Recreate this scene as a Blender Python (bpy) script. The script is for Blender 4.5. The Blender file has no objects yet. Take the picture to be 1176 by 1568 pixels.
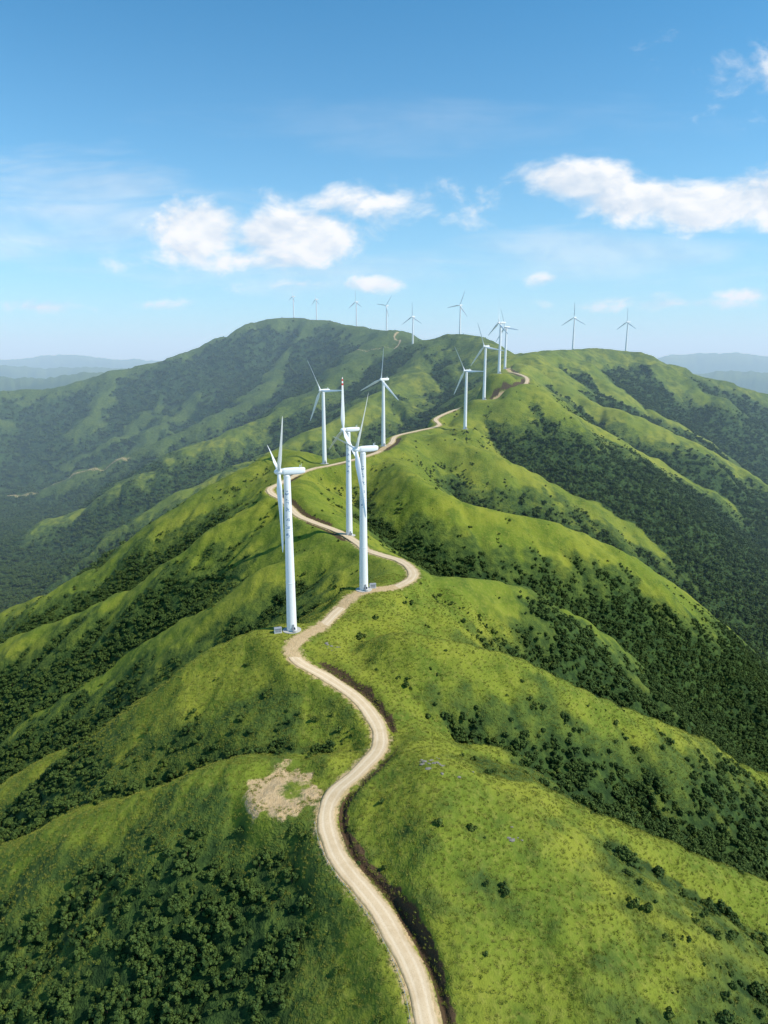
import bpy, math, numpy as np, time
from mathutils import Matrix,Vector,noise as mnoise
rng=np.random.default_rng(7)
scene=bpy.context.scene
C=bpy.context.scene.collection
# ---- image pixels with a guessed height or distance -> world XYZ in metres (origin = camera) ----
F=1045.3; CP=.9748; SP=.2229
def ray(u,v):
    a=(u-588)/F; b=(784-v)/F
    return a,CP+b*SP,-SP+b*CP
def PZ(u,v,z):
    a,y,zz=ray(u,v); k=z/zz
    return (a*k,y*k,z)
def PY(u,v,Y):
    a,y,zz=ray(u,v); k=Y/y
    return (a*k,Y,zz*k)
def mk(l): return [PZ(*e) if e[2]<0 else PY(*e) for e in l]
RAW=[
('main',.7,12,7,32,[(760,1700,-185),(735,1568,-172),(700,1450,-161),(672,1300,-152),(660,1182,-144.5),(620,1120,-150),(570,1060,-144),(505,1005,-137),(520,955,-134),(585,912,-131),(600,868,-131),(545,830,-131),(490,790,-127),(455,745,-119),(450,700,-110),(510,702,-113),(587,683,-106),(650,657,-100),(712,652,-98),(735,618,-72),(800,590,-45),(785,568,-27),(800,552,1500),(830,540,1620)]),
('broad',.62,30,3,40,[(665,1200,-148),(760,1300,-156),(850,1450,-167),(900,1650,-185)]),
('r0',.6,14,3,30,[(850,1480,-170),(1000,1510,-183),(1176,1545,-200),(1400,1600,-225)]),
('r1',.95,9,5,30,[(660,1180,-144.5),(800,1210,-155.5),(960,1275,-174),(1100,1330,-190),(1176,1368,-202),(1330,1430,-235),(1600,1520,-290)]),
('r2',1.0,8,5,30,[(575,978,-134),(625,972,-130),(750,1000,-141),(850,1040,-158),(960,1085,-179),(1070,1130,-209),(1170,1190,-262),(1260,1220,-310)]),
('r3',.92,9,7,30,[(620,880,-131),(760,890,-146.5),(830,920,-171),(900,960,-201),(1000,1050,-265),(1080,1110,-330)]),
('r4',.88,10,8,36,[(600,700,-114),(640,735,-121),(720,770,-138),(850,800,-162),(960,850,-197),(1020,890,-230),(1100,960,-290)]),
('r5',.82,11,9,40,[(680,665,-102),(760,700,-126),(850,740,-160),(950,800,-209),(1050,850,-259),(1176,905,-320)]),
('r6',.78,11,10,46,[(800,592,-47),(860,625,-78),(930,665,-123),(1000,700,-163),(1080,750,-217),(1176,800,-285)]),
('r7',.66,20,18,80,[(800,552,1500),(830,540,1600),(900,533,1800),(980,542,1850),(1080,575,1900),(1176,605,1950),(1320,660,2000),(1500,720,2000)]),
('r8',.66,16,14,70,[(860,545,1650),(950,600,1500),(1050,660,1450),(1130,720,1450),(1200,755,1450),(1330,830,1450)]),
('r8b',.66,14,14,60,[(820,553,1500),(900,610,1330),(1000,650,1280),(1100,700,1280),(1176,745,1280),(1300,800,1280)]),
('r9',.66,16,14,70,[(980,545,1830),(1050,590,1720),(1120,640,1700),(1176,670,1700),(1300,740,1700)]),
('knob',.6,22,16,75,[(800,552,1500),(760,535,1620),(725,514,1780),(685,508,1850),(645,526,1900),(625,520,2050),(600,507,2250),(546,500,2400),(490,490,2700),(445,486,2750),(400,493,2730),(350,513,2690),(300,535,2650),(180,570,2600),(100,590,2550),(0,600,2500),(-150,640,2450)]),
('m1',.62,20,24,90,[(490,490,2690),(450,540,2400),(400,600,2100),(300,650,1950),(180,700,1850),(90,745,1800),(0,790,1800)]),
('m2',.62,20,20,80,[(600,508,2240),(560,545,1950),(500,590,1750),(400,640,1600),(300,685,1500),(200,740,1400),(100,790,1350)]),
('m3',.62,18,18,75,[(645,528,1880),(630,570,1600),(520,640,1350),(420,690,1250),(300,745,1200),(200,810,1150)]),
('m4',.62,20,20,80,[(180,570,2590),(150,630,2300),(80,690,2150),(0,740,2100)]),
('m5',.62,20,20,80,[(300,535,2640),(260,600,2400),(200,660,2150),(120,710,2050)]),
('m7',.62,20,20,80,[(400,495,2720),(350,570,2450),(290,620,2250),(230,670,2050)]),
('m6',.62,20,20,80,[(0,602,2490),(-30,660,2200),(-100,720,2100)]),
('l1',.85,9,5,28,[(530,1160,-152),(470,1178,-152),(420,1172,-152),(340,1180,-156),(250,1210,-167),(150,1245,-181),(60,1290,-199),(0,1315,-211),(-200,1420,-265)]),
('l2',.85,8,7,30,[(450,985,-135),(395,967,-134),(330,1000,-145),(270,1055,-166),(200,1110,-190),(100,1150,-211),(0,1205,-240),(-150,1290,-300)]),
('l3',.82,9,8,32,[(520,825,-132),(430,860,-146),(380,900,-163),(300,945,-188),(200,1000,-220),(100,1080,-260),(0,1170,-310)]),
('l3b',.8,10,8,34,[(450,752,-121),(415,760,-123),(340,810,-148),(260,870,-180),(150,925,-215),(40,970,-247),(-60,1010,-300)]),
('l4',.74,12,8,40,[(470,695,-110),(430,688,-107),(380,715,-121),(320,750,-142),(250,800,-174),(180,850,-204),(100,895,-236),(0,945,-280),(-100,1000,-330)]),
('f1',.4,60,50,250,[(-250,590,5000),(0,568,5000),(80,573,5100),(130,562,5000),(165,570,4900),(230,595,4800)]),
('f2',.4,120,110,500,[(-300,540,12000),(0,541,12000),(80,537,12500),(170,543,12000),(260,546,13000),(420,556,12000)]),
('f3',.4,120,110,500,[(900,562,10000),(1010,547,10000),(1060,539,11000),(1100,533,10500),(1176,538,11000),(1320,530,11000),(1500,545,11000)]),
('f4',.4,90,80,350,[(-300,551,8000),(-50,551,8000),(100,555,8200),(230,558,8000),(330,570,8000)]),
('f5',.4,90,80,350,[(980,585,6800),(1050,572,6500),(1120,558,6500),(1176,566,6500),(1300,556,6500)]),
]
CRESTS=[(n,s,r,a,L,mk(pts)) for n,s,r,a,L,pts in RAW]
ROAD=mk([(690,1720,-176),(672,1640,-170),(655,1568,-166),(640,1510,-165),(615,1450,-163),(575,1385,-161),(530,1330,-159),(508,1290,-158),(500,1250,-157),(512,1215,-155),(545,1185,-153),(575,1155,-151.5),(583,1130,-150),(572,1100,-148),(545,1068,-145),(500,1038,-142),(460,1015,-138.5),(448,998,-136.5),(460,982,-135),(490,962,-134),(515,938,-133),(535,922,-132),(560,912,-131.5),(600,902,-131),(628,888,-131),(632,875,-131.3),(615,860,-131.5),(590,852,-132),(560,842,-132),(548,832,-132),(520,815,-132),(480,800,-131),(455,788,-129),(435,768,-126),(416,756,-123.5),(414,748,-122),(430,740,-120.5),(455,727,-119),(480,718,-117.5),(510,712,-116),(550,702,-113),(585,690,-110),(600,678,-108),(607,668,-105),(640,660,-102),(672,652,-98),(668,641,-91),(700,627,-82),(735,617,-72),(765,610,-66),(790,601,-57),(804,590,-47),(806,579,-37),(790,572,-32),(770,568,-30),(800,560,-20)])
TPX=[(447,965,318,16,43,30),(557,903,367,22,35,30),(535,820,500,23,2,75),(497,710,750,45,-32,20),(587,683,832,45,8,20),(712,657,961,40,-30,20),(741,612,1070,45,-20,20),(764,572,1140,20,0,20),(773,565,1380,35,100,20),(877,536,1800,50,0,10),(958,540,1900,30,0,10),(704,516,1850,55,22,10),(632,532,1900,50,0,10),(592,508,2250,50,40,10),(546,500,2400,45,0,10),(485,492,2700,30,0,10),(450,487,2750,30,10,10)]
TURB=[PY(u,v,Y)+(yw,ph,pt) for u,v,Y,yw,ph,pt in TPX]
PATCH=PZ(437,1212,-156)
_ang=rng.random((256,256)).astype(np.float32)*2*np.pi
_gx=np.cos(_ang); _gy=np.sin(_ang)
def perlin(x,y,seed=0):
    x=np.asarray(x,np.float32)+seed*17.31; y=np.asarray(y,np.float32)+seed*9.77
    xi=np.floor(x).astype(np.int32); yi=np.floor(y).astype(np.int32)
    fx=x-xi; fy=y-yi
    u=fx*fx*fx*(fx*(fx*6-15)+10); v=fy*fy*fy*(fy*(fy*6-15)+10)
    x0=xi&255; x1=(xi+1)&255; y0=yi&255; y1=(yi+1)&255
    def d(a,b,dx,dy): return _gx[a,b]*dx+_gy[a,b]*dy
    n00=d(x0,y0,fx,fy); n10=d(x1,y0,fx-1,fy); n01=d(x0,y1,fx,fy-1); n11=d(x1,y1,fx-1,fy-1)
    return ((n00*(1-u)+n10*u)*(1-v)+(n01*(1-u)+n11*u)*v)*1.5
def sst(x,a,b):
    t=np.clip((x-a)/(b-a),0,1); return t*t*(3-2*t)
def catmull(P,n):
    P=np.array(P,float); Q=np.vstack([2*P[0]-P[1],P,2*P[-1]-P[-2]]); out=[]
    for i in range(1,len(Q)-2):
        p0,p1,p2,p3=Q[i-1:i+3]
        for k in range(n):
            t=k/n
            out.append(.5*((2*p1)+(-p0+p2)*t+(2*p0-5*p1+4*p2-p3)*t*t+(-p0+3*p1-3*p2+p3)*t**3))
    out.append(Q[-2]); return np.array(out)
Yr=np.concatenate([np.geomspace(60,600,520,endpoint=False),np.geomspace(600,3600,420,endpoint=False),np.geomspace(3600,80000,121)])
NC=901; tc=np.linspace(-.95,.95,NC)
NR=len(Yr)
def crest_field(X,Y):
    X=X.astype(np.float32); Y=Y.astype(np.float32)
    k=np.clip(Y*.006,2,30).astype(np.float32)
    wx=X+perlin(X/90,Y/90,3)*np.clip(Y*.012,2,40); wy=Y+perlin(X/90,Y/90,4)*np.clip(Y*.012,2,40)
    cs=[]; drop=None; best=None
    for i,(n,s,r,A,L,pts) in enumerate(CRESTS):
        D=catmull(pts,3)
        arc=0; b=np.full(X.shape,-1e9,np.float32); bs=np.zeros_like(b); bd=np.zeros_like(b)
        for j in range(len(D)-1):
            ax,ay,az=D[j]; bx,by,bz=D[j+1]; dx,dy=bx-ax,by-ay; l2=dx*dx+dy*dy+1e-6; l=math.sqrt(l2)
            t=np.clip(((wx-ax)*dx+(wy-ay)*dy)/l2,0,1)
            d=np.sqrt((wx-ax-t*dx)**2+(wy-ay-t*dy)**2)
            c=az+(bz-az)*t-s*(np.sqrt(d*d+r*r)-r)
            m=c>b
            b=np.where(m,c,b); bs=np.where(m,arc+t*l,bs); bd=np.where(m,d,bd)
            arc+=l
        g=perlin(bs/L,bd/(L*3.5),10+i)+.5*perlin(bs/(L*.45),bd/(L*2),40+i)
        c=b+A*np.clip((bd-4)/(L*1.2),0,1)*g
        dr=s*bd
        if best is None: best=c.copy(); drop=dr.copy()
        else:
            m=c>best; best=np.where(m,c,best); drop=np.where(m,dr,drop)
        cs.append(c)
    fl=-372+12*perlin(X/200,Y/200,77)
    m=fl>best; best=np.where(m,fl,best); drop=np.where(m,150,drop); cs.append(fl)
    S=np.zeros_like(best)
    for c in cs: S+=np.exp(np.clip((c-best)/k,-30,0))
    return best+k*np.log(S), drop
X=(tc[None,:]*(Yr[:,None]+60)); Y=np.repeat(Yr[:,None],NC,1)
hc,dc=crest_field(X[::2,::2],Y[::2,::2])
def up(A):
    nr,nc=A.shape
    B=np.empty((nr*2-1,nc),A.dtype); B[::2]=A; B[1::2]=(A[:-1]+A[1:])/2
    D=np.empty((B.shape[0],nc*2-1),A.dtype); D[:,::2]=B; D[:,1::2]=(B[:,:-1]+B[:,1:])/2
    return D
H=up(hc)[:NR]; DROP=up(dc)[:NR]
def blur(A):
    B=A.copy(); B[1:-1]=(A[:-2]+2*A[1:-1]+A[2:])/4; D=B.copy(); D[:,1:-1]=(B[:,:-2]+2*B[:,1:-1]+B[:,2:])/4; return D
H=blur(blur(H)); DROP=blur(DROP)
Xf=X.astype(np.float32);Yf=Y.astype(np.float32)
am=np.clip(DROP/12,.25,1)
H=H+am*(2.8*perlin(Xf/48,Yf/48,5)+2.0*perlin(Xf/21,Yf/21,6)+.8*perlin(Xf/8,Yf/8,7))+.25*perlin(Xf/3,Yf/3,8)
far=sst(Yf,900,2000)
H=H+far*(12*perlin(Xf/110,Yf/110,9)+8*perlin(Xf/50,Yf/50,30)+3*perlin(Xf/24,Yf/24,31))*np.clip(DROP/30,.1,1)
Hs=H.copy()
for _ in range(14): Hs=blur(Hs)
CONC=(Hs-H)/np.clip((Yf*.01),1,30)
RD=catmull(ROAD,8)
seg=np.linalg.norm(np.diff(RD[:,:2],axis=0),axis=1); arc=np.concatenate([[0],np.cumsum(seg)])
ns=int(arc[-1]/1.6); sa=np.linspace(0,arc[-1],ns)
RD=np.stack([np.interp(sa,arc,RD[:,k]) for k in range(3)],1)
RD[:,2]=np.convolve(np.pad(RD[:,2],8,'edge'),np.ones(17)/17,'valid')
DM=np.full(X.shape,1e3); ZR=np.zeros(X.shape); SIDE=np.zeros(X.shape)
def block(ax,ay,R):
    j0=np.searchsorted(Yr,ay-R); j1=np.searchsorted(Yr,ay+R)
    t0=min((ax-R)/(ay+R+60),(ax-R)/(max(ay-R,1)+60)); t1=max((ax+R)/(max(ay-R,1)+60),(ax+R)/(ay+R+60))
    return j0,j1,max(0,np.searchsorted(tc,t0)),np.searchsorted(tc,t1)
for i in range(len(RD)-1):
    ax,ay,az=RD[i]; bx,by,bz=RD[i+1]
    j0,j1,i0,i1=block(ax,ay,24+ay*.012)
    if j1<=j0 or i1<=i0: continue
    xs=X[j0:j1,i0:i1]; ys=Y[j0:j1,i0:i1]
    dx,dy=bx-ax,by-ay; l2=dx*dx+dy*dy+1e-9
    t=np.clip(((xs-ax)*dx+(ys-ay)*dy)/l2,0,1)
    d=np.sqrt((xs-ax-t*dx)**2+(ys-ay-t*dy)**2)
    m=d<DM[j0:j1,i0:i1]
    SIDE[j0:j1,i0:i1]=np.where(m,np.sign((xs-ax)*dy-(ys-ay)*dx),SIDE[j0:j1,i0:i1])
    DM[j0:j1,i0:i1]=np.where(m,d,DM[j0:j1,i0:i1]); ZR[j0:j1,i0:i1]=np.where(m,az+(bz-az)*t,ZR[j0:j1,i0:i1])
w0=3.9+np.clip(Y-300,0,2000)*.004
ew=2.0*perlin(Xf/13,Yf/13,71)
CUT=(SIDE>0)*(sst(-Yf,-228,-214)+.8*sst(-np.abs(Yf-268),-22,-12))
W=1-sst(DM,w0+CUT*2.0,w0+6.5+ew*(1-CUT)+Y*.006-CUT*2.2+4*(SIDE<0)*(Y<225))
bw=1.3*perlin(Xf/6,Yf/6,73)+.6*perlin(Xf/2.5,Yf/2.5,78)
BANK=np.clip((H-ZR-.8)/2.,0,1)*(DM<w0+4)*(DM>3.6)*(DM<900)*.7
H=H*(1-W)+ZR*W
ditch=np.exp(-((DM-5.3-.3*bw)/1.0)**2)*CUT
H=H-1.7*ditch
BANK=np.maximum(BANK,CUT*sst(DM,3.9,4.5)*(1-sst(DM+bw,6.8,9.2)))
DIRT=np.clip(1-(DM-2.0)/7.5,0,1)
PADD=np.full(X.shape,1e3)
def pad(x,y,z,r,bl,dirt,ex=1.):
    global H
    d=np.sqrt(((X-x)/ex)**2+(Y-y)**2)
    w=1-sst(d,r,r+bl); H=H*(1-w)+z*w
    if dirt>0: DIRT[:]=np.maximum(DIRT,dirt*np.clip(1.25-d/(r*1.15),0,1))
    PADD[:]=np.minimum(PADD,d-r)
for k,(x,y,z,yw,ph,pt) in enumerate(TURB):
    pad(x,y,z,7+y*.004,10+y*.02,.5 if y<900 else .2)
pad(PATCH[0],PATCH[1],PATCH[2],12,8,0,1.0)
dp=np.sqrt((X-PATCH[0])**2+((Y-PATCH[1])*.85)**2)+5*perlin(Xf/11,Yf/11,74)+2.5*perlin(Xf/4,Yf/4,75)
dq=np.sqrt((X-PATCH[0]-4)**2+((Y-PATCH[1])-1)**2)+3*perlin(Xf/6,Yf/6,76)
DIRT=np.maximum(DIRT,1.05*(1-sst(dp,9,17))*(.5+.5*sst(dq,1,9)))
def track(pts,wd,s):
    D=catmull(mk(pts),10)
    for a,b_ in zip(D[:-1],D[1:]):
        j0,j1,i0,i1=block(a[0],a[1],60)
        if j1<=j0 or i1<=i0: continue
        xs=X[j0:j1,i0:i1]; ys=Y[j0:j1,i0:i1]; dx,dy=b_[0]-a[0],b_[1]-a[1]; l2=dx*dx+dy*dy+1e-6
        t=np.clip(((xs-a[0])*dx+(ys-a[1])*dy)/l2,0,1); d=np.sqrt((xs-a[0]-t*dx)**2+(ys-a[1]-t*dy)**2)
        DIRT[j0:j1,i0:i1]=np.maximum(DIRT[j0:j1,i0:i1],s*(1-sst(d,wd*.5,wd*1.4)))
track([(610,512,2180),(604,522,2120),(612,532,2060),(585,540,2000),(550,533,2050),(520,527,2150)],5,.9)
track([(195,690,1850),(150,705,1830),(100,730,1810),(60,745,1800),(0,778,1790)],13,.72)
def sample(A,x,y):
    j=np.interp(y,Yr,np.arange(NR)); i=np.interp(x/(y+60),tc,np.arange(NC))
    j0=np.clip(j.astype(int),0,NR-2); i0=np.clip(i.astype(int),0,NC-2); fj=j-j0; fi=i-i0
    return (A[j0,i0]*(1-fj)*(1-fi)+A[j0+1,i0]*fj*(1-fi)+A[j0,i0+1]*(1-fj)*fi+A[j0+1,i0+1]*fj*fi)
fn=perlin(Xf/60,Yf/60,21)+.8*perlin(Xf/22,Yf/22,22)+.6*perlin(Xf/9,Yf/9,23)+.8*perlin(Xf/170,Yf/170,24)
thr=np.interp(Yf,[0,300,700,1200,2500],[40,44,54,60,72])
LM=sst(-Xf,-150,250)*sst(Yf,850,1100)
thr=thr-11*sst(-Xf,10,50)*(1-sst(Yf,220,300))-6*sst(-Xf,60,200)*(1-sst(Yf,900,1200))-20*sst(Xf,50,90)*sst(Yf,225,250)*(1-sst(Yf,420,520))-24*LM
FOR=sst(DROP+fn*22+CONC*75,thr-10,thr+24)
FOR=FOR*sst(DM,8,16)*sst(PADD,2,8)*(DIRT<.6)
SCR=sst(Yf,1150,1900)*(.6+.4*sst(-Xf,-600,100))
SCR=np.maximum(SCR,sst(DROP+fn*18,thr-34,thr)*.8)
def mesh_np(name,V,Fq,mats,smooth=True):
    me=bpy.data.meshes.new(name); V=np.asarray(V,np.float32); Fq=np.asarray(Fq,np.int32)
    me.vertices.add(len(V)); me.vertices.foreach_set('co',V.ravel())
    k=Fq.shape[1]; me.loops.add(Fq.size); me.loops.foreach_set('vertex_index',Fq.ravel())
    me.polygons.add(len(Fq)); me.polygons.foreach_set('loop_start',np.arange(0,Fq.size,k,dtype=np.int32))
    me.polygons.foreach_set('loop_total',np.full(len(Fq),k,np.int32))
    me.polygons.foreach_set('use_smooth',np.full(len(Fq),smooth))
    me.update(calc_edges=True)
    for m in mats: me.materials.append(m)
    return me
def addobj(name,me,coll=None):
    o=bpy.data.objects.new(name,me); (coll or C).objects.link(o); return o
class NT:
    def __init__(s,nt): s.nt=nt; s.N=nt.nodes; s.L=nt.links
    def n(s,t,**kw):
        x=s.N.new(t)
        for k,v in kw.items(): setattr(x,k,v)
        return x
    def put(s,sock,v):
        if hasattr(v,'is_output'): s.L.new(v,sock)
        elif v is not None: sock.default_value=v
    def math(s,op,a,b=None,c=None,clamp=False):
        x=s.n('ShaderNodeMath',operation=op,use_clamp=clamp); s.put(x.inputs[0],a); s.put(x.inputs[1],b)
        if c is not None: s.put(x.inputs[2],c)
        return x.outputs[0]
    def mix(s,f,a,b,bt='MIX'):
        x=s.n('ShaderNodeMix',data_type='RGBA',blend_type=bt); s.put(x.inputs[0],f); s.put(x.inputs[6],a); s.put(x.inputs[7],b); return x.outputs[2]
    def noise(s,vec,sc,det=4,rough=.55,dist=0):
        x=s.n('ShaderNodeTexNoise'); s.L.new(vec,x.inputs['Vector']); x.inputs['Scale'].default_value=sc; x.inputs['Detail'].default_value=det; x.inputs['Roughness'].default_value=rough; x.inputs['Distortion'].default_value=dist; return x.outputs['Fac']
    def smap(s,v,a,b,c=0.,d=1.):
        x=s.n('ShaderNodeMapRange',interpolation_type='SMOOTHSTEP'); s.put(x.inputs[0],v)
        for i,q in enumerate((a,b,c,d)): x.inputs[i+1].default_value=q
        return x.outputs[0]
    def attr(s,name): return s.n('ShaderNodeAttribute',attribute_name=name).outputs['Fac']
def newmat(name,rough=.8,spec=.2):
    m=bpy.data.materials.new(name); m.use_nodes=True; t=NT(m.node_tree); b=t.N['Principled BSDF']; b.inputs['Roughness'].default_value=rough; b.inputs['Specular IOR Level'].default_value=spec
    return m,t,b
c4=lambda r,g,b:(r,g,b,1)
mt,t,b=newmat('grassland',.9,.1)
pos=t.n('ShaderNodeNewGeometry').outputs['Position']
nL=t.noise(pos,.012,4,.6); nM=t.noise(pos,.07,4,.6); nS=t.noise(pos,.45,4,.65); nT=t.noise(pos,1.6,2,.7)
g=t.mix(t.smap(nL,.38,.62),c4(.135,.18,.02),c4(.225,.24,.028))
g=t.mix(t.smap(nM,.42,.7,0,.9),g,c4(.085,.13,.017))
g=t.mix(t.smap(nS,.45,.75,0,.6),g,c4(.26,.25,.05))
g=t.mix(t.smap(nT,.52,.75,0,.5),g,c4(.06,.09,.016))
nF=t.noise(pos,.16,4,.7); nG=t.noise(pos,.035,4,.65)
scr=t.mix(t.smap(nF,.4,.62),c4(.036,.068,.018),c4(.09,.128,.024))
sf=t.math('ADD',t.attr('scrub'),t.math('MULTIPLY',t.math('SUBTRACT',nG,.5),1.6))
g=t.mix(t.smap(sf,.25,.8,0,.85),g,scr)
fg=t.mix(t.smap(nF,.4,.62),c4(.022,.045,.013),c4(.05,.088,.02))
g=t.mix(t.attr('forest'),g,fg)
dn=t.math('ADD',t.attr('dirt'),t.math('MULTIPLY',t.math('SUBTRACT',t.noise(pos,.35,4,.7),.5),1.2))
dcol=t.mix(nS,c4(.38,.25,.115),c4(.58,.43,.255))
g=t.mix(t.smap(dn,.58,.9),g,dcol)
bn=t.math('ADD',t.attr('bank'),t.math('MULTIPLY',t.math('SUBTRACT',nS,.5),.9))
g=t.mix(t.smap(bn,.35,.7),g,t.mix(nT,c4(.04,.026,.015),c4(.12,.075,.04)))
t.L.new(g,b.inputs['Base Color'])
bp=t.n('ShaderNodeBump'); bp.inputs['Distance'].default_value=1.; bp.inputs['Strength'].default_value=.6
hh=t.math('ADD',t.math('MULTIPLY',nS,1.3),t.math('MULTIPLY',nT,.4)); hh=t.math('ADD',hh,t.math('MULTIPLY',t.math('MULTIPLY',nF,7),t.attr('scrub')))
t.L.new(hh,bp.inputs['Height']); t.L.new(bp.outputs[0],b.inputs['Normal'])
idx=np.arange(NR*NC).reshape(NR,NC)
Q=np.stack([idx[:-1,:-1],idx[:-1,1:],idx[1:,1:],idx[1:,:-1]],-1).reshape(-1,4)
me=mesh_np('terrain',np.stack([X,Y,H],-1).reshape(-1,3),Q,[mt])
for nme,A in (('forest',FOR),('dirt',DIRT),('bank',BANK),('scrub',SCR)):
    a=me.attributes.new(nme,'FLOAT','POINT'); a.data.foreach_set('value',A.astype(np.float32).ravel())
addobj('terrain',me)
mr,t,b=newmat('packed_dirt',.9,.1)
pos=t.n('ShaderNodeNewGeometry').outputs['Position']; ac=t.attr('across')
n1=t.noise(pos,.5,4,.65); n2=t.noise(pos,2.5,3,.7); n3=t.noise(pos,.12,3,.6)
col=t.mix(n1,c4(.52,.38,.225),c4(.67,.52,.345))
tr=t.smap(t.math('ABSOLUTE',t.math('SUBTRACT',t.math('ABSOLUTE',ac),.42)),.02,.2,1,0)
col=t.mix(t.math('MULTIPLY',tr,.65),col,c4(.71,.575,.405))
col=t.mix(t.smap(n2,.52,.75,0,.55),col,c4(.40,.28,.16))
col=t.mix(t.smap(n3,.5,.7,0,.4),col,c4(.45,.32,.18))
ed=t.math('ADD',t.math('ABSOLUTE',ac),t.math('MULTIPLY',t.math('SUBTRACT',n1,.5),.8))
col=t.mix(t.smap(ed,.72,1.05,0,.85),col,c4(.33,.25,.12))
t.L.new(col,b.inputs['Base Color'])
bp=t.n('ShaderNodeBump'); bp.inputs['Strength'].default_value=.4; bp.inputs['Distance'].default_value=.2; t.L.new(n2,bp.inputs['Height']); t.L.new(bp.outputs[0],b.inputs['Normal'])
tan=np.gradient(RD[:,:2],axis=0); tan/=np.linalg.norm(tan,axis=1)[:,None]+1e-9
nor=np.stack([tan[:,1],-tan[:,0]],1)
cr=np.array([-1.06,-1,-.75,-.5,-.25,0,.25,.5,.75,1,1.06])
ss=np.arange(len(RD))*1.6
hw=3.15+.5*perlin(ss/9,ss*0,51)
hw2=3.15+.5*perlin(ss/9,ss*0,52)
V=[];AC=[]
for k,c in enumerate(cr):
    w=np.where(c<0,hw,hw2)*c
    p=RD[:,:2]+nor*w[:,None]
    lift=.1+RD[:,1]*.0005
    z=RD[:,2]+lift+.06*(1-abs(c)) - (0.4 if abs(c)>1.01 else 0) - .05*math.exp(-((abs(c)-.5)/.15)**2)
    V.append(np.column_stack([p,z])); AC.append(np.full(len(RD),c))
V=np.stack(V,1); AC=np.stack(AC,1); n=len(RD); m=len(cr)
idx=np.arange(n*m).reshape(n,m)
Q=np.stack([idx[:-1,:-1],idx[:-1,1:],idx[1:,1:],idx[1:,:-1]],-1).reshape(-1,4)
me=mesh_np('dirt_road',V.reshape(-1,3),Q,[mr]); a=me.attributes.new('across','FLOAT','POINT'); a.data.foreach_set('value',AC.astype(np.float32).ravel())
addobj('dirt_road',me)
def leafmat(name,c1,c2,c3):
    m,t,b=newmat(name,.75,.15)
    r=t.n('ShaderNodeObjectInfo').outputs['Random']
    pos=t.n('ShaderNodeNewGeometry').outputs['Position']
    c=t.mix(r,c1,c2); c=t.mix(t.smap(t.noise(pos,.9,2,.6),.4,.7),c,c3); t.L.new(c,b.inputs['Base Color']); return m
ml=leafmat('tree_foliage',c4(.024,.054,.013),c4(.068,.108,.021),c4(.085,.128,.027))
ms=leafmat('shrub_foliage',c4(.038,.072,.013),c4(.09,.13,.02),c4(.12,.15,.03))
mg=leafmat('grass_blades',c4(.14,.185,.021),c4(.225,.24,.029),c4(.29,.275,.065))
mb,t,b=newmat('bark',.9,.1); b.inputs['Base Color'].default_value=c4(.08,.055,.035)
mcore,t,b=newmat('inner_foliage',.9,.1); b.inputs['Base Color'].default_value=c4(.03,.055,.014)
def leafy(rs,blobs,nleaf,size):
    V=[];Fc=[];
    for (bx,by,bz,br) in blobs:
        for _ in range(nleaf):
            d=rs.normal(size=3); d/=np.linalg.norm(d); d[2]=abs(d[2])*1.0 if rs.random()<.6 else d[2]
            p=np.array([bx,by,bz])+d*br*(.75+.4*rs.random())
            n=d+rs.normal(size=3)*.45; n/=np.linalg.norm(n)
            a=np.cross(n,rs.normal(size=3)); a/=np.linalg.norm(a); c=np.cross(n,a)
            s=size*(.6+.8*rs.random()); k=len(V)
            V+= [p-a*s*.5-c*s*.3,p+a*s*.5-c*s*.4,p+a*s*.35+c*s*.5,p-a*s*.45+c*s*.4]; Fc.append((k,k+1,k+2,k+3))
    return V,Fc
def ico(sub=1):
    import bmesh
    bm=bmesh.new(); bmesh.ops.create_icosphere(bm,subdivisions=sub,radius=1); v=[tuple(q.co) for q in bm.verts]; f=[tuple(q.index for q in fc.verts) for fc in bm.faces]; bm.free(); return np.array(v),f
IV,IF=ico()
def cone(p0,p1,r0,r1,n=6):
    p0=np.array(p0);p1=np.array(p1);d=p1-p0;d=d/np.linalg.norm(d);a=np.cross(d,[.3,.9,.1]);a/=np.linalg.norm(a);c=np.cross(d,a)
    V=[];
    for p,r in((p0,r0),(p1,r1)):
        for k in range(n): an=2*math.pi*k/n; V.append(p+a*r*math.cos(an)+c*r*math.sin(an))
    return V,[(k,(k+1)%n,n+(k+1)%n,n+k) for k in range(n)]
def plant(name,seed,R,Ht,nb,nleaf,size,br,mleaf,trunk=True):
    rs=np.random.default_rng(seed); blobs=[]
    for k in range(nb):
        an=rs.random()*6.28; rr=R*math.sqrt(rs.random())*.75; z=Ht*(.55+.4*rs.random())-rr*.35
        blobs.append((rr*math.cos(an),rr*math.sin(an),max(z,br*.6),br*(.6+.7*rs.random())))
    V,Fc=leafy(rs,blobs,nleaf,size); fm=[0]*len(Fc)
    for (x,y,z,r) in blobs:
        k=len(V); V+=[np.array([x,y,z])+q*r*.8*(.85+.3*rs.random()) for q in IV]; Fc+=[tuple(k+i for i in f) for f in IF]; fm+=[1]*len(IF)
    if trunk:
        v,f=cone((0,0,-1),(0,0,Ht*.6),.28,.14); k=len(V); V+=v; Fc+=[tuple(k+i for i in q) for q in f]; fm+=[2]*len(f)
        for (x,y,z,r) in blobs[:5]:
            v,f=cone((0,0,Ht*.3),(x,y,z),.12,.05,4); k=len(V); V+=v; Fc+=[tuple(k+i for i in q) for q in f]; fm+=[2]*len(f)
    me=bpy.data.meshes.new(name); me.from_pydata([tuple(q) for q in V],[],Fc)
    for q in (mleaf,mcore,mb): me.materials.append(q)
    me.polygons.foreach_set('material_index',fm); me.update()
    return bpy.data.objects.new(name,me)
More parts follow.
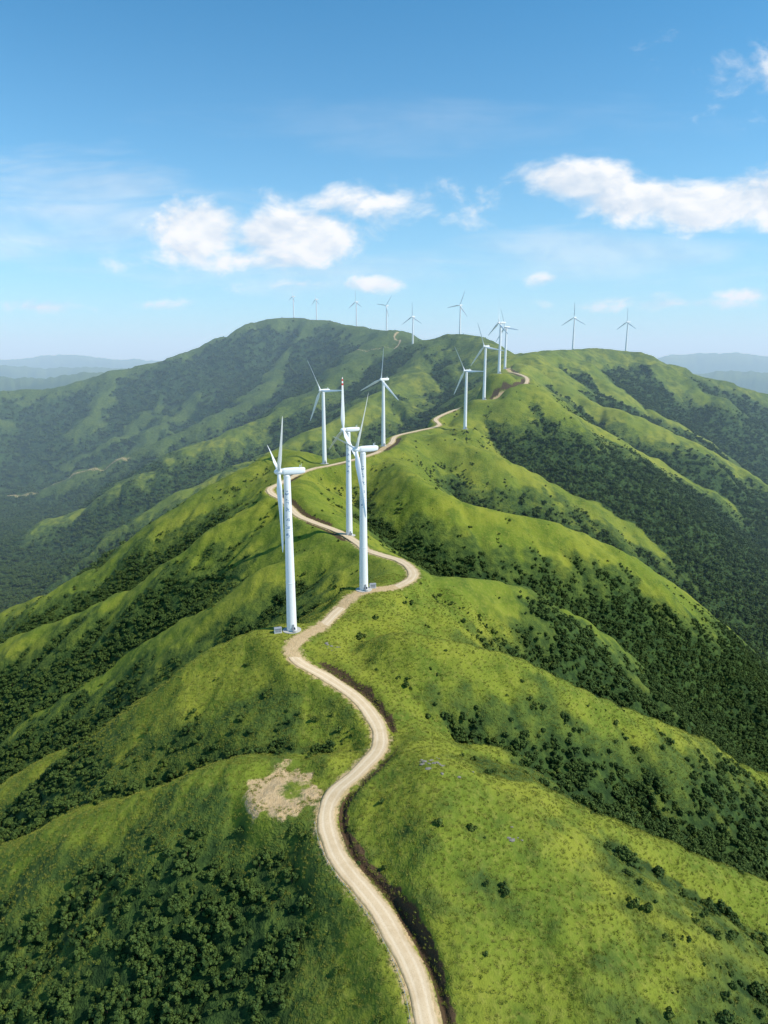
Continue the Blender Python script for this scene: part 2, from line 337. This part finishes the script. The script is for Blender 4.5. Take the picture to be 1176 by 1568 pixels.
def coll(name,objs):
    c=bpy.data.collections.new(name)
    for o in objs: c.objects.link(o)
    return c
cT=coll('tree_kinds',[plant('tree_kind',s,2.6+.45*s,4.4+.55*s,8+s%3,44,.9,1.35,ml) for s in range(6)])
cS=coll('shrub_kinds',[plant('shrub_kind',20+s,.9,1.0,4,30,.42,.5,ms,False) for s in range(4)])
gk=[]
for s in range(3):
    rs=np.random.default_rng(90+s);V=[];Fc=[]
    for k in range(26):
        an=rs.random()*6.28; r=.5*math.sqrt(rs.random()); p=np.array([r*math.cos(an),r*math.sin(an),-.05]); h=.22+.25*rs.random(); l=rs.normal(size=2)*.2; wv=rs.normal(size=2); wv=wv/np.linalg.norm(wv)*.06
        i=len(V); V+=[(p[0]-wv[0],p[1]-wv[1],p[2]),(p[0]+wv[0],p[1]+wv[1],p[2]),(p[0]+l[0],p[1]+l[1],p[2]+h)]; Fc.append((i,i+1,i+2))
    me=bpy.data.meshes.new('grass_kind'); me.from_pydata(V,[],Fc); me.materials.append(mg); gk.append(bpy.data.objects.new('grass_kind',me))
cG=coll('grass_kinds',gk)
def scatter(name,P,S,nk,col,tilt=.12):
    n=len(P); me=bpy.data.meshes.new(name); me.vertices.add(n); me.vertices.foreach_set('co',np.asarray(P,np.float32).ravel())
    a=me.attributes.new('scl','FLOAT','POINT'); a.data.foreach_set('value',np.asarray(S,np.float32))
    a=me.attributes.new('kind','INT','POINT'); a.data.foreach_set('value',rng.integers(0,nk,n).astype(np.int32))
    R=np.column_stack([rng.normal(size=n)*tilt,rng.normal(size=n)*tilt,rng.random(n)*6.283]).astype(np.float32)
    a=me.attributes.new('rot','FLOAT_VECTOR','POINT'); a.data.foreach_set('vector',R.ravel())
    o=addobj(name,me); ng=bpy.data.node_groups.new(name+'_scatter','GeometryNodeTree')
    ng.interface.new_socket('Geometry',in_out='INPUT',socket_type='NodeSocketGeometry'); ng.interface.new_socket('Geometry',in_out='OUTPUT',socket_type='NodeSocketGeometry')
    gi=ng.nodes.new('NodeGroupInput'); go=ng.nodes.new('NodeGroupOutput'); ip=ng.nodes.new('GeometryNodeInstanceOnPoints'); ci=ng.nodes.new('GeometryNodeCollectionInfo')
    ci.inputs['Collection'].default_value=col; ci.inputs['Separate Children'].default_value=True; ci.inputs['Reset Children'].default_value=True
    def na(nm,dt):
        x=ng.nodes.new('GeometryNodeInputNamedAttribute'); x.data_type=dt; x.inputs['Name'].default_value=nm; return x.outputs['Attribute']
    L=ng.links; L.new(gi.outputs[0],ip.inputs['Points']); L.new(ci.outputs[0],ip.inputs['Instance']); ip.inputs['Pick Instance'].default_value=True
    L.new(na('kind','INT'),ip.inputs['Instance Index']); L.new(na('rot','FLOAT_VECTOR'),ip.inputs['Rotation']); L.new(na('scl','FLOAT'),ip.inputs['Scale']); L.new(ip.outputs[0],go.inputs[0])
    md=o.modifiers.new('scatter','NODES'); md.node_group=ng; return o
def cand(y0,y1,n,tm=.85):
    y=np.sqrt(rng.random(n)*((y1+60)**2-(y0+60)**2)+(y0+60)**2)-60; x=(rng.random(n)*2-1)*tm*(y+60); return x,y
Pt=[];St=[]
for y0,y1,n,s in ((110,700,60000,.5),(700,1800,76000,.82),(1800,3000,46000,1.3)):
    x,y=cand(y0,y1,n); f=sample(FOR,x,y); k=rng.random(n)<f*.95-.05+.08*sample(SCR,x,y); x=x[k];y=y[k];f=f[k]
    Pt.append(np.column_stack([x,y,sample(H,x,y)-.3])); St.append(s*(.4+.9*rng.random(len(x))**1.5)*(.55+.6*f))
Pt=np.vstack(Pt);St=np.concatenate(St); scatter('forest',Pt,St,6,cT)
x,y=cand(100,1100,210000); cn=sample(CONC,x,y); f=sample(FOR,x,y); dr=sample(DROP,x,y); dm=sample(DM,x,y); pd=sample(PADD,x,y)
cl=perlin(x/9,y/9,61)+.8*perlin(x/35,y/35,62)
pr=np.clip(.0+(cl-.4)*1.0+cn*2.8+(dr-18)*.014-.06*(x>5)*(y<230),0.003,.85)*(dm>5.5)*(pd>1)
k=rng.random(len(x))<pr; x=x[k];y=y[k]
scatter('shrubs',np.column_stack([x,y,sample(H,x,y)-.05]),.4+1.5*rng.random(len(x))**2.5,4,cS)
x,y=cand(100,400,80000,.8); dm=sample(DM,x,y); k=(dm>3.6)&(sample(PADD,x,y)>-3)&(sample(FOR,x,y)<.6); x=x[k];y=y[k]
scatter('grass',np.column_stack([x,y,sample(H,x,y)]),.7+.7*rng.random(len(x)),3,cG)
mw,t,b=newmat('white_paint',.35,.4)
pos=t.n('ShaderNodeTexCoord').outputs['Object']
t.L.new(t.mix(t.smap(t.noise(pos,.6,4,.6),.45,.8,0,.35),c4(.82,.81,.80),c4(.68,.67,.66)),b.inputs['Base Color'])
mred,t,b=newmat('red_paint',.4,.4); b.inputs['Base Color'].default_value=c4(.6,.04,.03)
mgr,t,b=newmat('grey_metal',.5,.4); b.inputs['Base Color'].default_value=c4(.25,.26,.28)
mcon,t,b=newmat('concrete',.9,.2); b.inputs['Base Color'].default_value=c4(.42,.40,.36)
mblu,t,b=newmat('blue_lettering',.5,.3); b.inputs['Base Color'].default_value=c4(.25,.34,.46)
mrk,t,b=newmat('weathered_rock',.9,.2); pos=t.n('ShaderNodeNewGeometry').outputs['Position']; t.L.new(t.mix(t.noise(pos,1.5,4,.7),c4(.12,.11,.09),c4(.30,.27,.23)),b.inputs['Base Color'])
def lathe(prof,n=32):
    V=[];Fc=[]
    for (r,z) in prof:
        for k in range(n): a=2*math.pi*k/n; V.append((r*math.cos(a),r*math.sin(a),z))
    for i in range(len(prof)-1):
        for k in range(n): Fc.append((i*n+k,i*n+(k+1)%n,(i+1)*n+(k+1)%n,(i+1)*n+k))
    return V,Fc
def pyd(name,V,Fc,mats,smooth=True,mi=None):
    me=bpy.data.meshes.new(name); me.from_pydata([tuple(v) for v in V],[],Fc)
    for m in mats: me.materials.append(m)
    me.polygons.foreach_set('use_smooth',[smooth]*len(Fc))
    if mi: me.polygons.foreach_set('material_index',mi)
    me.update(); return me
HH=80
rad=lambda z:2.5-.9*z/78
prof=[(2.65,-.2)]
for z in (0,.3,12,24.6,24.85): prof.append((rad(z),z))
prof+=[(rad(25)+.05,24.9),(rad(25)+.05,25.1)]
for z in (25.15,25.4,38,51.6,51.85): prof.append((rad(z),z))
prof+=[(rad(52)+.05,51.9),(rad(52)+.05,52.1)]
for z in (52.15,52.4,65,77.3,77.6): prof.append((rad(z),z))
prof+=[(1.68,77.7),(1.68,77.9),(1.2,78.4)]
V,Fc=lathe(prof,36); me_tower=pyd('tower',V,Fc,[mw])
V,Fc=lathe([(4.6,-1.5),(4.6,.25),(4.3,.35),(2.4,.36)],32); me_found=pyd('foundation',V,Fc,[mcon],False)
def box(x0,x1,y0,y1,z0,z1):
    V=[(x,y,z) for x in(x0,x1) for y in(y0,y1) for z in(z0,z1)]
    return V,[(0,1,3,2),(4,6,7,5),(0,4,5,1),(2,3,7,6),(0,2,6,4),(1,5,7,3)]
def joinb(bs):
    V=[];Fc=[]
    for v,f in bs:
        k=len(V); V+=v; Fc+=[tuple(k+i for i in q) for q in f]
    return V,Fc
V,Fc=joinb([box(-.5,.5,-2.62,-2.2,1.6,3.9),box(-.8,.8,-3.6,-2.4,1.3,1.55),box(-.7,.7,-4.0,-3.6,.9,1.1),box(-.7,.7,-4.4,-4.0,.5,.7),box(-.8,-.72,-3.6,-2.4,1.55,2.5),box(.72,.8,-3.6,-2.4,1.55,2.5)])
me_door=pyd('door',V,Fc,[mgr],False)
bs=[]; rs=np.random.default_rng(5)
for i in range(6):
    z=70-i*4.2
    r=rad(z)+.03
    for q in range(7):
        a0=-math.pi/2+(rs.random()-.5)*.9; ww=.1+.25*rs.random(); hgt=.25+.9*rs.random(); zz=z+(rs.random()-.5)*2
        if q%2: ww,hgt=.5,.22
        V=[];n=5
        for k in range(n):
            a=a0-ww/2+ww*k/(n-1)
            for h in(-hgt/2,hgt/2): V.append((r*math.cos(a),r*math.sin(a),zz+h))
        bs.append((V,[(2*k,2*k+2,2*k+3,2*k+1) for k in range(n-1)]))
V,Fc=joinb(bs); me_let=pyd('lettering',V,Fc,[mblu])
V=[];n=20; secs=[(-2.3,1.1,1.1,0),(-2.0,1.4,1.4,0),(-1,1.6,1.55,0),(2,1.65,1.65,0.05),(6,1.6,1.6,.1),(8.0,1.4,1.35,.25),(8.6,1.05,1.0,.35),(8.7,.2,.2,.4)]
for x,a,bb,dz in secs:
    for k in range(n):
        an=2*math.pi*k/n; c,s=math.cos(an),math.sin(an); e=.5
        V.append((x,a*math.copysign(abs(c)**e,c),HH+dz+bb*math.copysign(abs(s)**e,s)))
Fc=[(i*n+k,i*n+(k+1)%n,(i+1)*n+(k+1)%n,(i+1)*n+k) for i in range(len(secs)-1) for k in range(n)]
k=len(V); v,f=joinb([box(6.2,6.35,-.6,.6,HH+1.6,HH+2.8),box(7,7.1,-.05,.05,HH+1.5,HH+3.4)]); V+=v; Fc+=[tuple(k+i for i in q) for q in f]
me_nac=pyd('nacelle',V,Fc,[mw])
V,Fc=lathe([(1.35,-2.3),(1.5,-3),(1.5,-4.3),(1.3,-5),(.9,-5.6),(.4,-5.95),(.02,-6.05)],28)
V=[(z,x,y) for x,y,z in V]; me_hub=pyd('hub',V,Fc,[mw])
def blade(red):
    L=38; n=14; V=[];mi=[];rr=[0.8,1.5,2.6,4,6,8.5,12,16,20,24,26,28,30,32,33.5,35,36.5,37.6,38]
    for r in rr:
        f=r/L
        if r<2.7: ch=1.7;th=1.6
        else:
            ch=np.interp(r,[2.6,8.5,20,34,37,38],[1.8,3.2,2.2,1.25,.8,.12]); th=np.interp(r,[2.6,8.5,20,38],[1.5,.75,.38,.06])
        tw=math.radians(np.interp(r,[0,8,20,38],[20,14,5,0])+4); off=np.interp(r,[0,8.5,38],[0,-.45,-.15]); bend=-1.0*f*f
        for k in range(n):
            an=2*math.pi*k/n; cc=math.cos(an)*.5*ch; tt=math.sin(an)*.5*th*(1-.45*max(0,-math.cos(an)) if r>4 else 1)
            cc+=off
            V.append((tt*math.cos(tw)+cc*math.sin(tw)+bend,-tt*math.sin(tw)+cc*math.cos(tw),r))
    Fc=[]
    for i in range(len(rr)-1):
        for k in range(n):
            Fc.append((i*n+k,i*n+(k+1)%n,(i+1)*n+(k+1)%n,(i+1)*n+k)); mi.append(1 if red and rr[i] in(32,35) else 0)
    return pyd('blade',V,Fc,[mw,mred],True,mi)
me_bl=blade(False); me_blr=blade(True)
def child(nm,me,par,loc=(0,0,0),rot=(0,0,0)):
    o=bpy.data.objects.new(nm,me); C.objects.link(o); o.parent=par; o.location=loc; o.rotation_euler=rot; return o
for i,(x,y,z,yw,ph,pt) in enumerate(TURB):
    e=bpy.data.objects.new('wind_turbine',None); C.objects.link(e); e.location=(x,y,z); e.empty_display_size=5
    child('tower',me_tower,e); child('foundation',me_found,e); child('door',me_door,e,rot=(0,0,math.radians(25)))
    if i<3: child('lettering',me_let,e)
    r=(0,0,math.radians(yw)); child('nacelle',me_nac,e,rot=r); child('hub',me_hub,e,(0,0,HH),r)
    for k in range(3):
        o=child('blade_%d'%(k+1),me_blr if (i==2 and k==0) else me_bl,e)
        M=Matrix.Translation((0,0,HH))@Matrix.Rotation(math.radians(yw),4,'Z')@Matrix.Translation((-3.7,0,0))@Matrix.Rotation(math.radians(ph+120*k),4,'X')@Matrix.Rotation(-math.radians(pt),4,'Z')
        o.matrix_local=M
def transformer(x,y,rot):
    z=float(sample(H,np.array([x]),np.array([y]))[0])
    e=bpy.data.objects.new('transformer_cabinet',None); C.objects.link(e); e.location=(x,y,z); e.rotation_euler=(0,0,rot)
    child('plinth',pyd('plinth',*box(-1.9,1.9,-1.3,1.3,-.5,.35),[mcon],False),e)
    child('body',pyd('body',*box(-1.7,1.7,-1.1,1.1,.35,2.5),[mw],False),e)
    V=[(-1.95,-1.35,2.5),(1.95,-1.35,2.5),(1.95,1.35,2.5),(-1.95,1.35,2.5),(-1.7,0,3.0),(1.7,0,3.0)]
    child('roof',pyd('roof',V,[(0,1,5,4),(2,3,4,5),(1,2,5),(3,0,4),(0,3,2,1)],[mgr],False),e)
    child('doors',pyd('doors',*joinb([box(-1.5,-.05,-1.14,-1.1,.5,2.3),box(.05,1.5,-1.14,-1.1,.5,2.3)]),[mgr],False),e)
transformer(TURB[0][0]-6.5,TURB[0][1]-3,.3); transformer(TURB[1][0]+5,TURB[1][1]+3,.2)
kk=np.where(RD[:,1]<207)[0]; bs=[]; pts=[]
for a in kk[::2]:
    p=RD[a,:2]-nor[a]*4.1; pts.append((p[0],p[1],RD[a,2]))
for (px,py,pz) in pts: bs.append(box(px-.11,px+.11,py-.11,py+.11,pz-.5,pz+.85))
V,Fc=joinb(bs)
for (a,b_) in zip(pts[:-1],pts[1:]):
    v,f=cone((a[0],a[1],a[2]+.7),(b_[0],b_[1],b_[2]+.7),.05,.05,4); k=len(V); V+=v; Fc+=[tuple(k+i for i in q) for q in f]
addobj('roadside_barrier',pyd('roadside_barrier',V,Fc,[mcon],False))
JV,JF=ico(2); V=[];Fc=[]; rs=np.random.default_rng(3)
for (cx,cy,nn,sp) in ((17.5,221,22,4.5),(43,196,7,3),(-25,306,10,4)):
    for _ in range(nn):
        x=cx+rs.normal()*sp; y=cy+rs.normal()*sp*.5; z=float(sample(H,np.array([x]),np.array([y]))[0]); s=.2+.5*rs.random()**2; q3=np.array([1+rs.random(),1+.6*rs.random(),.6+.3*rs.random()])*s
        k=len(V); of=rs.random(3)*50
        for q in JV: V.append(np.array([x,y,z])+q*q3*(1+.45*mnoise.noise(Vector(q*1.4+of))))
        Fc+=[tuple(k+i for i in f) for f in JF]
addobj('rocks',pyd('rocks',V,Fc,[mrk],False))
mv=bpy.data.materials.new('haze_volume'); mv.use_nodes=True; t=NT(mv.node_tree); t.N.remove(t.N['Principled BSDF'])
DEN=1.2e-4
vs=t.n('ShaderNodeVolumeScatter'); vs.inputs['Color'].default_value=c4(.74,.89,1); vs.inputs['Density'].default_value=DEN; vs.inputs['Anisotropy'].default_value=0
ve=t.n('ShaderNodeEmission'); ve.inputs['Color'].default_value=c4(.34,.64,1); ve.inputs['Strength'].default_value=DEN*.25  # faint blue glow added to the haze, stands in for multiply scattered light
ad=t.n('ShaderNodeAddShader'); t.L.new(vs.outputs[0],ad.inputs[0]); t.L.new(ve.outputs[0],ad.inputs[1])
t.L.new(ad.outputs[0],t.N['Material Output'].inputs['Volume'])
V,Fc=box(-90000,90000,620,90000,-460,400); me=pyd('atmospheric_haze',V,Fc,[mv],False); addobj('atmospheric_haze',me)
sun_el=48; a_=math.cos(math.radians(sun_el)); sun_dir=Vector((a_*.96,-a_*.27,math.sin(math.radians(sun_el)))).normalized()
sl=bpy.data.lights.new('sun','SUN'); sl.energy=5.0; sl.angle=math.radians(.5); sl.color=(1,.95,.85)
so=bpy.data.objects.new('sun',sl); C.objects.link(so); so.rotation_euler=sun_dir.to_track_quat('Z','Y').to_euler(); so.location=(300,0,400)
w=bpy.data.worlds.new('World'); scene.world=w; w.use_nodes=True; t=NT(w.node_tree); bg=t.N['Background']; bg.inputs['Strength'].default_value=.11
sk=t.n('ShaderNodeTexSky',sky_type='NISHITA'); sk.sun_disc=False; sk.sun_elevation=math.radians(sun_el); sk.sun_rotation=math.atan2(sun_dir.x,sun_dir.y); sk.altitude=600; sk.air_density=1.0; sk.dust_density=.6; sk.ozone_density=2.
skc=t.mix(1.,sk.outputs[0],c4(.40,1.27,1.55),'MULTIPLY')
tc_=t.n('ShaderNodeTexCoord').outputs['Generated']; sp=t.n('ShaderNodeSeparateXYZ'); t.L.new(tc_,sp.inputs[0])
hz=t.math('EXPONENT',t.math('MULTIPLY',t.math('MAXIMUM',sp.outputs[2],0.),-7.5))
skc=t.mix(t.math('MULTIPLY',hz,.88),skc,c4(6.0,7.4,8.4))
yy=t.math('MAXIMUM',sp.outputs[1],.05); p=t.math('DIVIDE',sp.outputs[0],yy); q=t.math('DIVIDE',sp.outputs[2],yy)
cb=t.n('ShaderNodeCombineXYZ'); t.L.new(p,cb.inputs[0]); t.L.new(t.math('MULTIPLY',q,1.7),cb.inputs[1])
va=t.n('ShaderNodeVectorMath',operation='ADD'); t.L.new(cb.outputs[0],va.inputs[0]); va.inputs[1].default_value=(.008,.03,0)
n1=t.noise(cb.outputs[0],11,8,.6,.25); n2=t.noise(va.outputs[0],11,3,.55,.25)
st_=t.n('ShaderNodeMapping'); t.L.new(cb.outputs[0],st_.inputs['Vector']); st_.inputs['Scale'].default_value=(1,3.2,1); st_.inputs['Rotation'].default_value=(0,0,-.12)
nw=t.noise(st_.outputs[0],4,5,.6,.5)
CL=[(-.26,.165,.075,.048,2.0),(-.12,.158,.10,.040,1.9),(-.19,.128,.19,.020,1.0),(-.02,.202,.16,.030,.8),(.265,.228,.09,.03,1.6),(.36,.205,.13,.030,1.7),(.45,.198,.15,.036,1.9),(.56,.205,.16,.040,2.0),(-.016,.098,.06,.014,1.2),(-.12,.098,.07,.012,.7),(-.49,.067,.055,.012,1.),(.41,.072,.12,.012,.8),(.5,.082,.05,.010,.9),(.225,.105,.03,.011,.8),(.47,.362,.08,.03,.35),(.3,.068,.06,.008,.5),(-.33,.07,.06,.007,.4)]
tot=None
for (px,qx,wx,hx,st) in CL:
    a=t.math('MULTIPLY',t.math('SUBTRACT',p,px),1/wx); bq=t.math('MULTIPLY',t.math('SUBTRACT',q,qx),1/hx)
    r=t.math('SQRT',t.math('ADD',t.math('MULTIPLY',a,a),t.math('MULTIPLY',bq,bq)))
    d=t.math('MULTIPLY',t.math('SUBTRACT',1.15,r),st); tot=d if tot is None else t.math('SMOOTH_MAX',tot,d,.2)
dens=t.math('ADD',tot,t.math('MULTIPLY',t.math('SUBTRACT',n1,.5),3.4))
al=t.smap(dens,.0,1.15)
wa=None
for (px,qx,wx,hx,st) in ((-.42,.19,.32,.09,.45),(.3,.135,.4,.05,.35),(-.1,.11,.35,.04,.35),(.1,.3,.4,.05,.12)):
    a=t.math('MULTIPLY',t.math('SUBTRACT',p,px),1/wx); bq=t.math('MULTIPLY',t.math('SUBTRACT',q,qx),1/hx)
    wr=t.math('SUBTRACT',1.,t.math('SQRT',t.math('ADD',t.math('MULTIPLY',a,a),t.math('MULTIPLY',bq,bq))))
    d=t.math('MULTIPLY',t.smap(t.math('ADD',wr,t.math('MULTIPLY',t.math('SUBTRACT',nw,.52),2.2)),.0,1.1),st)
    wa=d if wa is None else t.math('MAXIMUM',wa,d)
al=t.math('MAXIMUM',al,wa)
al=t.math('MULTIPLY',al,t.math('GREATER_THAN',sp.outputs[1],.06))
sh=t.math('ADD',.6,t.math('MULTIPLY',t.math('SUBTRACT',n1,n2),4.0),clamp=True)
cc=t.mix(sh,c4(6.1,7.0,8.1),c4(9.3,9.3,9.3))
t.L.new(t.mix(al,skc,cc),bg.inputs['Color'])
cam=bpy.data.cameras.new('camera'); co=bpy.data.objects.new('camera',cam); C.objects.link(co); co.rotation_euler=(math.radians(90-12.88),0,0)
cam.sensor_fit='VERTICAL'; cam.sensor_height=36; cam.lens=24; cam.clip_end=200000; cam.clip_start=1; scene.camera=co
scene.view_settings.view_transform='Standard'; scene.view_settings.look='None'; scene.view_settings.exposure=0
